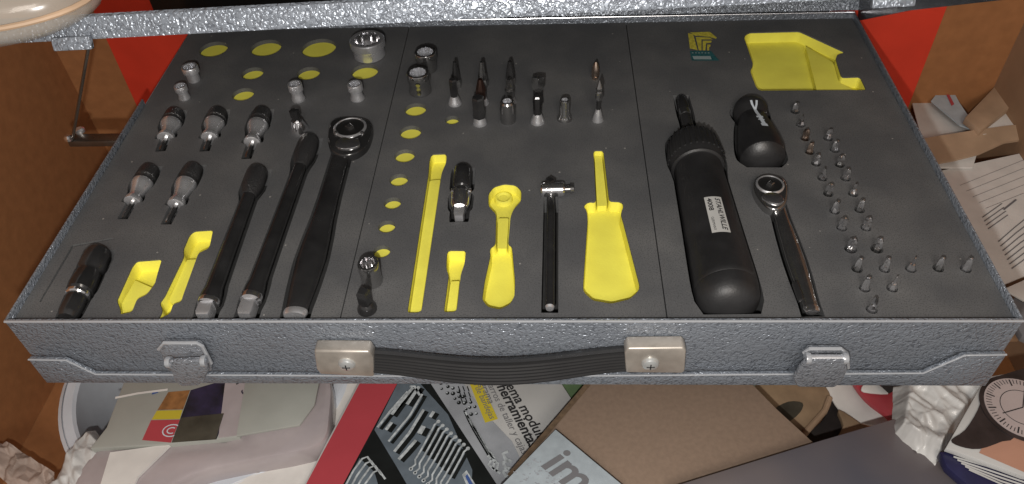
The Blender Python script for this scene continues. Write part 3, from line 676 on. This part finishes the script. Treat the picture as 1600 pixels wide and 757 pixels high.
for i in range(3):
    x0, x1 = SEAM[i]+.0003, SEAM[i+1]-.0003
    ins = thing('foam_insert', INS_L[i], 'foam insert', ((x0+x1)/2, .15, ZF-.014), 'foam inserts side by side in the tool case')
    outer = [(x0, .0016), (x1, .0016), (x1, DEP-.0016), (x0, DEP-.0016)]
    sp = [outer]; discs = []
    for (x, y, rx, hb) in RND[i]:
        cpt = at(x, y, ZF); k = 1/pxm(cpt); r = rx*k
        # near rim of the hole lies at the lower tip of the yellow lens
        yb = at(x, y+hb, ZF); cx, cy = yb.x+(cpt.x-yb.x)*.6, yb.y+r
        sp.append([(cx+r*math.cos(2*PI*q/36), cy+r*math.sin(2*PI*q/36)) for q in range(36)]); discs.append((cx, cy, r))
    tubs = []
    for (n_, pts, dp, pads) in DEEP[i]:
        wp = [(p.x, p.y) for p in pxz(rnd_corners(pts), ZF)]
        sp.append(wp); tubs.append((wp, dp, pads))
    for hh in HOLES:
        cx = sum(p[0] for p in hh)/len(hh)
        if x0 < cx < x1: sp.append(hh)
    if i == 0: sp.append([(p.x, p.y) for p in pxz(groove, ZF)])
    curve_slab(sp, ZF-.013, ZF).build('top_layer', 'foam', ins, False)
    MB().box((x0, .0016, ZF-.0155), (x1, DEP-.0016, ZF-.0131)).build('base_layer', 'foam_dark', ins)
    for (cx, cy, r) in discs:
        MB().lathe([(r*.995, 0), (r*.995, .002)], 36, Matrix.Translation((cx, cy, ZF-.0050))).build('hole_floor', 'yellow', ins)
    for (wp, dp, pads) in tubs:
        a_ = inset(wp, .00012); b_ = inset(wp, .0006); n = len(wp); mb = MB()
        mb.add([(p[0], p[1], ZF-.0008) for p in a_]+[(p[0], p[1], ZF-dp) for p in b_], [(j, (j+1) % n, n+(j+1) % n, n+j) for j in range(n)]+[tuple(n+q for q in tr_) for tr_ in tessellate_polygon([[Vector((p[0], p[1], 0)) for p in b_]])])
        tub = mb.build('yellow_recess', 'yellow', ins, False)
        for pd in pads:
            q = inset([(p.x, p.y) for p in pxz(rnd_corners(pd), ZF)], .0009)
            curve_slab([q], ZF-dp*.98, ZF-dp*.45).build('raised_step', 'yellow', tub, False)
    if i == 1:   # boss inside the ratchet shaped recess
        c = at(787, 314, ZF-.0074); MB().lathe([(.0055, 0), (.0050, .0026), (.0042, .0030), (.0034, .0026), (.0028, .0022)], 30, Matrix.Translation(c)).build('raised_boss', 'yellow', ins)
    if i == 2:   # printed emblem
        z = ZF+.0004
        em = flat('printed_emblem', [(1075, 52), (1083, 54), (1090, 79), (1083, 77), (1078, 76)], z, 'print_yellow', ins)
        mb = MB()
        for poly in ([(1078, 51), (1109, 50), (1120, 59), (1119, 61), (1108, 58), (1086, 56)], [(1087, 58), (1108, 59), (1114, 62), (1096, 62), (1096, 79), (1092, 79)], [(1098, 64), (1112, 64), (1111, 67), (1103, 68), (1102, 79), (1098, 79)], [(1105, 70), (1110, 70), (1110, 73), (1108, 74), (1108, 79), (1105, 79)]):
            p = pxz(poly, z); mb.add(p, [tuple(range(len(p)))])
        mb.build('emblem_arcs', 'print_yellow', em, False)
        flat('printed_strip', [(1078, 80), (1111, 80), (1124, 95), (1081, 95)], z, 'print_teal', ins)
        flat('strip_panel', [(1082, 88), (1110, 88), (1112, 93), (1084, 93)], z+.0003, 'print_pale', em)
        mb = MB()
        for q in range(6): mb.ribbon(pxz([(1081+q*5, 83), (1083.5+q*5, 83)], z+.0004), .0010)
        mb.build('strip_letters', 'print_pale', em, False)

# ================================================================== CLUTTER ROUND AND UNDER THE CASE
# left: white pail
pc = at(330, 575, -.172); pl = thing('pail', 'white plastic pail whose thick rim shows below the left latch', 'pail', (pc.x, pc.y, FLZ+.001))
pr = .105
MB().lathe([(pr*.9, FLZ+.001), (pr, -.172), (pr-.002, -.170), (pr-.008, -.170), (pr-.010, -.172), (pr-.016, FLZ+.004)], 72, Matrix.Translation((pc.x, pc.y, 0)), caps=False).build('wall', 'pail', pl)
MB().lathe([(pr*.9, FLZ+.0012), (pr*.9, FLZ+.006)], 60, Matrix.Translation((pc.x, pc.y, 0))).build('bottom', 'pail_in', pl)
MB().lathe([(pr+.0002, -.1755), (pr+.0018, -.1745), (pr+.0018, -.1715), (pr-.001, -.1700)], 72, Matrix.Translation((pc.x, pc.y, 0)), caps=False).build('rim', 'pail', pl)
# white medicine carton with printed panels
wz = -.150
wb = thing('white_carton', 'white carton with red, orange and dark printed panels below the left latch', 'carton', at(250, 660, wz-.016).to_tuple())
slab('body', [(195, 592), (392, 592), (374, 682), (267, 694), (140, 701), (166, 668)], wz, .018, 'paper_grey', wb, bevel=.001)
flat('printed_panel', [(263, 613), (297, 610), (286, 640), (246, 641)], wz+.0004, 'orange_ink', wb)
flat('printed_panel', [(245, 642), (285, 641), (281, 655), (237, 656)], wz+.0004, 'mag_yellow', wb)
rp = flat('printed_panel', [(236, 657), (281, 656), (267, 692), (222, 688)], wz+.0004, 'mag_red', wb)
mb = MB(); c = at(268, 673, wz+.0008)
for rr in (.0045, .0022): mb.ribbon([c+Vector((rr*1.3*math.cos(2*PI*q/20), rr*math.sin(2*PI*q/20), 0)) for q in range(3, 18)], .0008)
mb.build('printed_mark', 'print_white', rp, False)
flat('printed_photo', [(298, 610), (352, 594), (378, 594), (338, 687), (268, 692)], wz+.0004, 'purple_ink', wb)
flat('photo_ground', [(283, 653), (350, 646), (337, 687), (268, 692)], wz+.0008, 'olive_photo', wb)
flat('printed_strip', [(352, 596), (386, 596), (370, 681), (341, 685)], wz+.0006, 'pink_film', wb)
text_on('printed_text', 'T S', (366, 596), (380, 618), wz+.001, 'purple_ink', wb, asp=.9)
flat('printed_dash', [(238, 614), (248, 611), (247, 614), (237, 617)], wz+.0005, 'blue_ink', wb)
MB().ribbon(pxz([(180, 622), (215, 615), (262, 609)], wz+.0008), .0018).build('folded_edge', 'paper', wb, False)
# grey card and pink tray
pk = thing('pink_tray', 'pale pink plastic sleeve under the white carton, with a grey card on it', 'sleeve', at(400, 690, wz-.02).to_tuple())
slab('body', smooth_poly([(145, 706), (222, 693), (300, 690), (372, 680), (390, 596), (440, 586), (495, 586), (517, 596), (515, 650), (508, 684), (478, 702), (380, 722), (300, 742), (200, 790), (110, 790)], 3), wz-.004, .02, 'pink_film', pk, bevel=.003)
MB().ribbon(pxz([(267, 693), (235, 722), (200, 757), (180, 780)], wz-.0034), .0022).build('seam', 'paper', pk, False)
gc = slab('grey_card', [(384, 590), (500, 590), (491, 633), (468, 664), (410, 674), (369, 681)], wz+.0034, .0022, 'paper_grey', None, bevel=.0004); tag(gc, 'plain grey card with a cut corner lying on the pale pink sleeve', 'card')
cp = slab('white_flap', [(172, 707), (267, 694), (215, 745), (200, 780), (150, 780)], wz-.0015, .002, 'paper', None); tag(cp, 'whitish paper flap sticking out below the printed white carton', 'paper')
# loose white sheets
def crumple(name, q, z, amp, m, label, cat, n=70, seed=0., scale=26, fold=0.):
    a, b, c, d = [at(x, y, z) for x, y in q]; v = []; f = []
    for i in range(n+1):
        for j in range(n+1):
            s, t = i/n, j/n; p = a.lerp(b, s).lerp(d.lerp(c, s), t)
            nz = .35
            for k, am in ((1, .75), (2.3, .38), (5, .15)):
                d_ = noise.voronoi(Vector((p.x*scale*k+seed, p.y*scale*k*.8+.5*p.x*scale*k, seed)))[0]; nz += am*(d_[1]-d_[0])*(1 if k != 2.3 else -1)
            ex = noise.noise(Vector((p.x*18, p.y*18, seed+9)))*.006
            edge = min(s, 1-s, t, 1-t); v.append(p+Vector((ex, -ex*.7, amp*(nz-.4)-fold*max(0, .12-edge)*2)))
    for i in range(n):
        for j in range(n): f.append((i*(n+1)+j, i*(n+1)+j+1, (i+1)*(n+1)+j+1, (i+1)*(n+1)+j))
    o = MB().add(v, f).build(name, m, None, True, ang=60); tag(o, label, cat); return o
crumple('plastic_sheet', [(240, 800), (500, 590), (570, 590), (500, 800)], -.172, .006, 'paper', 'smooth white plastic sheet beside the red band of the catalogue', 'sheet', scale=9)
crumple('tissue_paper', [(60, 757), (150, 672), (172, 700), (210, 800)], -.158, .018, 'tissue', 'crumpled cream tissue paper in front of the white pail rim', 'paper', seed=3.1, fold=.03)
crumple('printed_wrapper', [(-60, 690), (10, 690), (82, 735), (70, 810)], -.20, .02, 'tissue_pink', 'crumpled pinkish printed wrapper at the bottom left by the carton wall', 'wrapper', seed=7.7)
# catalogue
mz = -.158
mg = thing('tool_catalogue', 'tool catalogue with red band and wrench photos lying under the handle', 'catalogue', at(690, 680, mz-.02).to_tuple())
slab('pages', [(566, 585), (868, 585), (899, 632), (830, 790), (458, 790)], mz, .012, 'mag_white', mg, bevel=.0006)
flat('red_band', [(569, 586), (628, 586), (519, 789), (461, 789)], mz+.0004, 'mag_red', mg)
flat('photo_ground', [(628, 586), (664, 586), (797, 789), (519, 789)], mz+.0004, 'mag_black', mg)
flat('grey_ground', [(664, 586), (715, 586), (752, 640), (800, 690), (812, 715), (800, 735), (790, 778)], mz+.0004, 'mag_grey', mg)
ZM = mz+.0008
flat('tray_photo', [(626, 590), (648, 590), (700, 648), (738, 735), (735, 789), (654, 789), (620, 730), (585, 672)], ZM, 'mag_tray', mg)
flat('tray_photo', [(562, 716), (585, 738), (600, 789), (522, 789)], ZM, 'mag_tray', mg)
mb = MB(); dk = MB()
def disc(b, x, y, r, z):
    c = at(x, y, z); k = r/pxm(c); b.add([c+Vector((k*math.cos(2*PI*q/12), k*math.sin(2*PI*q/12), 0)) for q in range(12)], [tuple(range(12))])
for q in range(8):
    x, y = 682+q*6.6, 662+q*6; 
    P = [(x+3, y-3), (x-3, y+2), (x-8, y+12), (x-26, y+45), (x-33, y+56), (x-33, y+64), (x-40, y+70)]
    mb.ribbon(pxz(P, ZM+.0006), .0012); disc(mb, x+3, y-3, 3.2, ZM+.0007); disc(mb, x-40, y+71, 3.4, ZM+.0007); disc(dk, x-40, y+71, 1.5, ZM+.0009)
    dk.ribbon(pxz([(x+2, y+4), (x-20, y+44)], ZM+.0003), .0022)
for (P, wd) in (([(637, 612), (612, 640), (590, 668)], .0022), ([(645, 606), (625, 630), (612, 648)], .003), ([(660, 616), (640, 650), (607, 690)], .002), ([(655, 604), (636, 632)], .0032), ([(662, 640), (640, 676), (616, 706)], .0026),
                ([(650, 688), (636, 704), (623, 718)], .0028), ([(662, 666), (655, 678)], .0045), ([(656, 618), (652, 612), (648, 604), (640, 604)], .0022), ([(678, 643), (672, 652)], .003), ([(612, 660), (603, 672)], .003)):
    mb.ribbon(pxz(P, ZM+.0006), wd*.75); dk.ribbon(pxz([(x+5, y+3) for x, y in P], ZM+.0003), wd*1.2)
for q in range(4):
    x, y = 566+q*6, 714+q*7; mb.ribbon(pxz([(x+18, y+14), (x+8, y), (x, y+3), (x-14, y+22), (x-34, y+60)], ZM+.0006), .0013)
for q in range(4):                       # wrench fan on the pale side
    x, y = 727+q*2.6, 644+q*5; mb.ribbon(pxz([(x, y), (x+8, y+14), (x+36, y+60), (x+44, y+68)], ZM+.0006), .0012); dk.ribbon(pxz([(x-2, y-2), (x+4, y+12), (x+30, y+56)], ZM+.0003), .0012)
for q in range(3): mb.ribbon(pxz([(762+q*5, 712+q*5), (768+q*5, 718+q*3), (764+q*6, 726+q*5), (772+q*5, 734+q*3)], ZM+.0007), .0017)
for q in range(3): mb.ribbon(pxz([(794, 706+q*14), (786, 709+q*14), (790, 718+q*13), (800, 722+q*12)], ZM+.0007), .0024)
for q in range(20):
    x, y = 682+q % 3*8+q//3*9+random.uniform(-2, 2), 598+q//3*8+random.uniform(-2, 2)
    disc(dk, x, y, random.uniform(2, 3.6), ZM+.0003); disc(mb, x-1, y-1, random.uniform(.8, 1.8), ZM+.0006)
for q in range(9): dk.ribbon(pxz([(716+q % 3*7+q//3*2, 604+q//3*9), (719+q % 3*7+q//3*2, 612+q//3*9)], ZM+.0003), .0007)
mb.build('printed_wrenches', 'mag_steel', mg, False); dk.build('printed_shadows', 'mag_black', mg, False)
flat('screen_photo', [(722, 742), (729, 735), (752, 772), (740, 785)], ZM+.0004, 'mag_steel', mg); flat('screen_photo', [(727, 745), (730, 741), (748, 772), (742, 776)], ZM+.0008, 'blue_ink', mg)
yl = flat('yellow_tag', [(730, 590), (748, 590), (778, 655), (758, 661)], ZM, 'mag_yellow', mg)
text_on('printed_text', 'el programa', (737, 571), (763, 632), ZM+.0004, 'ink_grey', yl, shear=.2)
text_on('printed_text', 'modo de bandejas', (729, 580), (766, 656), ZM+.0004, 'ink_grey', yl, shear=.2)
text_on('printed_text', 'Sistema modular', (776, 581), (848, 699), ZM, 'ink', mg, shear=.15, bold=.016)
text_on('printed_text', 'y herramientas', (769, 591), (829, 702), ZM, 'ink', mg, shear=.15, bold=.024)
text_on('printed_text', 'carros de taller y cajas', (760, 599), (816, 711), ZM, 'ink_grey', mg, shear=.15)
# cardboard box lid in the middle
cz = -.132
kb = thing('flat_carton', 'closed brown cardboard box lying on the catalogue, right of the middle', 'carton', at(1040, 680, FLZ).to_tuple())
slab('body', [(800, 745), (930, 592), (1168, 592), (1215, 640), (1272, 692), (1272, 800), (760, 800)], cz, .022, 'card_top', kb, bevel=.0008)
MB().ribbon(pxz([(796, 744), (862, 667), (927, 591)], cz+.0006), .0035).build('edge_flap', 'card_edge', kb, False)
bk = slab('booklet', [(868, 671), (985, 768), (960, 840), (760, 800), (780, 762)], cz+.008, .006, 'paper_blue', None, bevel=.0004); tag(bk, 'pale blue booklet with big grey letters lying on the brown carton', 'booklet')
text_on('printed_text', 'im', (846, 728), (900, 775), cz+.0084, 'ink_grey', bk, shear=.2, bold=.02)
mb = MB()
for q in range(60):
    x, y = random.uniform(800, 880), random.uniform(715, 757)
    if y > 715+(840-x)*.5: mb.ribbon(pxz([(x, y), (x+random.uniform(1, 5), y+random.uniform(-1, 3))], cz+.0083), .0006)
mb.build('printed_specks', 'mag_grey', bk, False)
gs = slab('green_sheet', [(868, 580), (955, 580), (945, 600), (898, 640), (880, 612)], mz-.004, .004, 'green', None); tag(gs, 'small green sheet between the catalogue and the brown carton', 'sheet')
pg = slab('pale_green_sheet', [(1110, 580), (1178, 580), (1182, 640), (1140, 640)], cz-.026, .004, 'pale_green', None); tag(pg, 'pale green paper behind the brown carton, left of the tan roll', 'sheet')
# dark glossy book bottom right
db = slab('dark_book', [(1045, 762), (1270, 692), (1396, 655), (1480, 672), (1560, 720), (1600, 800), (1040, 800)], -.122, .014, 'book_dark', None, bevel=.0006); tag(db, 'glossy dark grey book at the bottom right, under the crumpled paper', 'book')
# tan shoe-like roll
tr = thing('tan_roll', 'tan rounded leather piece with dark side behind the brown carton', 'leather', at(1220, 640, -.19).to_tuple())
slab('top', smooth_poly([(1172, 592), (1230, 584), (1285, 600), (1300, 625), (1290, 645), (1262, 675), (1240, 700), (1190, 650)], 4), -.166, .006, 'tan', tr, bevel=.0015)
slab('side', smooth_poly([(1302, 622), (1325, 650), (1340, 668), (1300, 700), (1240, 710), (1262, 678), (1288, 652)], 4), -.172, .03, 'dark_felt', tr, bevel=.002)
flat('dark_patch', smooth_poly([(1210, 640), (1232, 628), (1254, 630), (1250, 645), (1230, 660), (1214, 652)], 3), -.1655, 'olive_photo', tr)
MB().tube(pxz([(1296, 622), (1288, 643), (1262, 672), (1240, 698)], -.166), .0022).build('welt', 'wood', tr)
def sheet(name, pts, z, m, label, cat, th=.0015): 
    o = slab(name, pts, z, th, m, None, bevel=.0003); tag(o, label, cat); return o
sheet('white_band', smooth_poly([(1290, 594), (1330, 590), (1352, 622), (1398, 655), (1370, 665), (1330, 655), (1305, 632)], 3), -.168, 'paper', 'curved white paper band between the tan leather and the red cloth', 'paper')
sheet('red_cloth', smooth_poly([(1335, 590), (1395, 590), (1402, 660), (1385, 648), (1352, 622)], 3), -.160, 'mag_red', 'small piece of red cloth left of the crumpled white paper', 'cloth', .004)
sheet('white_tag', smooth_poly([(1348, 603), (1362, 597), (1378, 605), (1388, 615), (1350, 612)], 3), -.1565, 'paper', 'small white paper tag lying on the red cloth', 'paper')
sheet('black_scrap', [(1372, 588), (1425, 588), (1405, 605), (1390, 614), (1378, 603)], -.152, 'dark_felt', 'small black scrap beside the white tag, touching the crumpled paper', 'scrap')
sheet('brown_twist', smooth_poly([(1310, 640), (1345, 662), (1355, 670), (1330, 690), (1305, 690), (1318, 665)], 3), -.163, 'tan', 'small brown twisted scrap next to the dark leather side', 'scrap', .004)
# newspaper and magazine with a watch
crumple('crumpled_paper', [(1393, 660), (1400, 585), (1560, 580), (1470, 715)], -.112, .013, 'tissue', 'crumpled white paper at the right, between dark book and watch page', 'paper', seed=12.3, fold=.05, scale=30)
wp_ = thing('watch_magazine', 'magazine page showing a wrist watch at the right edge under the case', 'magazine', at(1580, 680, -.125).to_tuple())
wzz = -.106
slab('pages', [(1478, 700), (1540, 590), (1700, 560), (1720, 760), (1600, 744), (1490, 704)], wzz, .004, 'mag_white', wp_, bevel=.0004)
flat('skin_photo', [(1530, 708), (1560, 650), (1720, 640), (1720, 758), (1600, 738)], wzz+.0004, 'skin_photo', wp_)
flat('strap_photo', smooth_poly([(1486, 688), (1508, 672), (1528, 640), (1540, 606), (1560, 588), (1640, 570), (1660, 600), (1590, 680), (1566, 690), (1530, 702), (1500, 698)], 3), wzz+.0008, 'strap_photo', wp_)
c = at(1596, 640, wzz)
MB().lathe([(.0230, .0010), (.0230, .0014)], 48, Matrix.Translation(c)).build('watch_case', 'strap_photo', wp_)
MB().lathe([(.0205, .0012), (.0205, .0018)], 48, Matrix.Translation(c)).build('watch_dial', 'dial_photo', wp_)
mb = MB()
for q in range(60):
    aa = 2*PI*q/60; d = Vector((math.cos(aa), math.sin(aa), 0)); mb.ribbon([c+d*(.0165 if q % 5 else .0150)+Vector((0, 0, .002)), c+d*.0195+Vector((0, 0, .002))], .0004 if q % 5 else .0008)
mb.ribbon([c+Vector((.012*math.cos(2*PI*q/40), .012*math.sin(2*PI*q/40), .002)) for q in range(41)], .0004)
mb.ribbon([c+Vector((0, 0, .0022)), c+Vector((-.013, -.004, .0022))], .0006); mb.ribbon([c+Vector((0, 0, .0022)), c+Vector((.006, .012, .0022))], .0006)
mb.build('watch_marks', 'ink', wp_, False)
bl = slab('blue_magazine', [(1468, 706), (1490, 706), (1620, 742), (1640, 800), (1560, 800), (1480, 730)], -.111, .006, 'navy', None, bevel=.0005); tag(bl, 'dark blue magazine corner under the watch page at the bottom right', 'magazine')
mb = MB()
for q in range(5): mb.ribbon(pxz([(1490+q*6, 714+q*5), (1540+q*8, 728+q*8), (1610, 752+q*5)], -.1105), .0012)
mb.build('printed_streaks', 'mag_white', bl, False)
# right side of the carton
rz = -.118
sheet('brown_strip', [(1405, 150), (1440, 190), (1570, 440), (1600, 520), (1560, 520), (1500, 420)], rz-.008, 'card_right', 'brown cardboard strip along the right side of the tool case', 'cardboard', .01)
p1 = sheet('paper_sheet', [(1425, 160), (1440, 148), (1462, 162), (1535, 215), (1520, 262), (1452, 262)], rz, 'paper', 'white leaflet lying flat by the right back corner of the case', 'paper')
p2 = thing('folded_leaflet', 'white leaflet with a small red mark, its corner pointing to the back wall', 'leaflet', at(1490, 170, rz).to_tuple())
slab('sheet', [(1455, 158), (1480, 126), (1500, 162), (1530, 206), (1500, 196)], rz+.008, .001, 'paper_blue', p2)
flat('red_mark', [(1478, 147), (1482, 145), (1491, 163), (1487, 166)], rz+.0086, 'mag_red', p2)
p3 = thing('printed_page', 'white page with lines of small print under the wooden strip', 'page', at(1560, 330, rz).to_tuple())
slab('sheet', [(1466, 268), (1640, 230), (1680, 400), (1560, 448), (1545, 420)], rz-.002, .001, 'paper', p3)
mb = MB()
for q in range(7):
    mb.ribbon(pxz([(1560+q*3.5, 398-q*1+q*8-20), (1585+q*3, 376+q*8-20), (1605+q*4, 360+q*8-20)], rz-.0014), .0007)
for q in range(4): mb.ribbon(pxz([(1535+q*3, 340+q*6), (1566+q*3, 318+q*6)], rz-.0014), .0007)
mb.ribbon(pxz([(1568, 328), (1588, 312)], rz-.0014), .0014)
for q in range(5): mb.ribbon(pxz([(1500+q*10, 290+q*9), (1600, 250+q*13)], rz-.0014), .0003)
mb.build('printed_lines', 'ink_grey', p3, False)
p4 = sheet('torn_sheet', [(1568, 452), (1640, 420), (1660, 450), (1600, 470)], rz+.002, 'paper', 'torn white sheet edge at the far right beside the front corner', 'paper')
sheet('grey_rag', smooth_poly([(1578, 470), (1640, 450), (1680, 500), (1610, 530), (1585, 500)], 3), rz, 'ink_grey', 'dark grey rag at the right edge beside the front corner of the case', 'rag', .006)
def curl(name, up, lo, z0, z1, m, label):
    v = []; n = len(up)
    for k, (x, y) in enumerate(up): v.append(at(x, y, z1))
    for k, (x, y) in enumerate(lo): v.append(at(x, y, z0))
    v2 = [p-Vector((0, 0, .002)) for p in v]
    f = [(i, i+1, n+i+1, n+i) for i in range(n-1)]+[(2*n+i, 3*n+i, 3*n+i+1, 2*n+i+1) for i in range(n-1)]
    f += [(i, 2*n+i, 2*n+i+1, i+1) for i in range(n-1)]+[(n+i, n+i+1, 3*n+i+1, 3*n+i) for i in range(n-1)]+[(0, n, 3*n, 2*n), (n-1, 3*n-1, 4*n-1, 2*n-1)]
    o = MB().add(v+v2, f).build(name, m, None); tag(o, label, 'strip'); return o
curl('bent_strip', [(1428, 219), (1470, 212), (1520, 204), (1570, 197), (1640, 190)], [(1456, 256), (1490, 250), (1530, 240), (1570, 222), (1640, 212)], rz+.006, rz+.012, 'wood', 'curved beige wooden strip lying across the papers at the right')
sheet('wooden_slat', [(1508, 184), (1560, 130), (1640, 62), (1660, 110), (1600, 150), (1532, 204)], rz+.016, 'wood', 'straight light wooden slat leaning at the right carton wall', 'slat', .006)
sheet('white_card', [(1522, 196), (1570, 166), (1592, 196), (1560, 206), (1530, 212)], rz+.010, 'paper', 'white card under the straight wooden slat at the right', 'card')
vb = sheet('violet_book', [(1574, 168), (1640, 130), (1660, 190), (1590, 196)], rz+.011, 'violet_book', 'dark violet book with red edge at the right picture edge', 'book', .004)
flat('red_edge', [(1572, 166), (1640, 126), (1640, 136), (1576, 174)], rz+.0115, 'mag_red', vb)
# clear bag on the lid, top left
bgt = thing('plastic_bag', 'hazy clear plastic bag hanging over the lid edge at the top left', 'bag', lidp(-.2, .95, LH).to_tuple())
def bagmesh():
    ctr = lidp(-.222, .965, .024); v = []; f = []; nu, nv = 40, 20
    for i in range(nv+1):
        ph = -PI/2+PI*i/nv
        for j in range(nu):
            th = 2*PI*j/nu; cx, sx = math.cos(th), math.sin(th)
            r = math.copysign(abs(math.cos(ph))**.75, 1)
            q = Vector((.066*r*cx, .038*r*sx, .017*math.copysign(abs(math.sin(ph))**.8, math.sin(ph))))
            q *= 1+.05*noise.noise(q*35)
            v.append(ctr+Matrix.Rotation(R(-10), 3, 'Z') @ q)
    for i in range(nv):
        for j in range(nu): f.append((i*nu+j, i*nu+(j+1) % nu, (i+1)*nu+(j+1) % nu, (i+1)*nu+j))
    o = MB().add(v, f).build('film', 'bag', bgt, ang=60)
    MB().tube([ctr+Matrix.Rotation(R(-10), 3, 'Z') @ Vector((.0665*math.cos(2*PI*k/48), .0385*math.sin(2*PI*k/48), 0)) for k in range(49)], .0012, 8).build('rim', 'wood', bgt)
bagmesh()
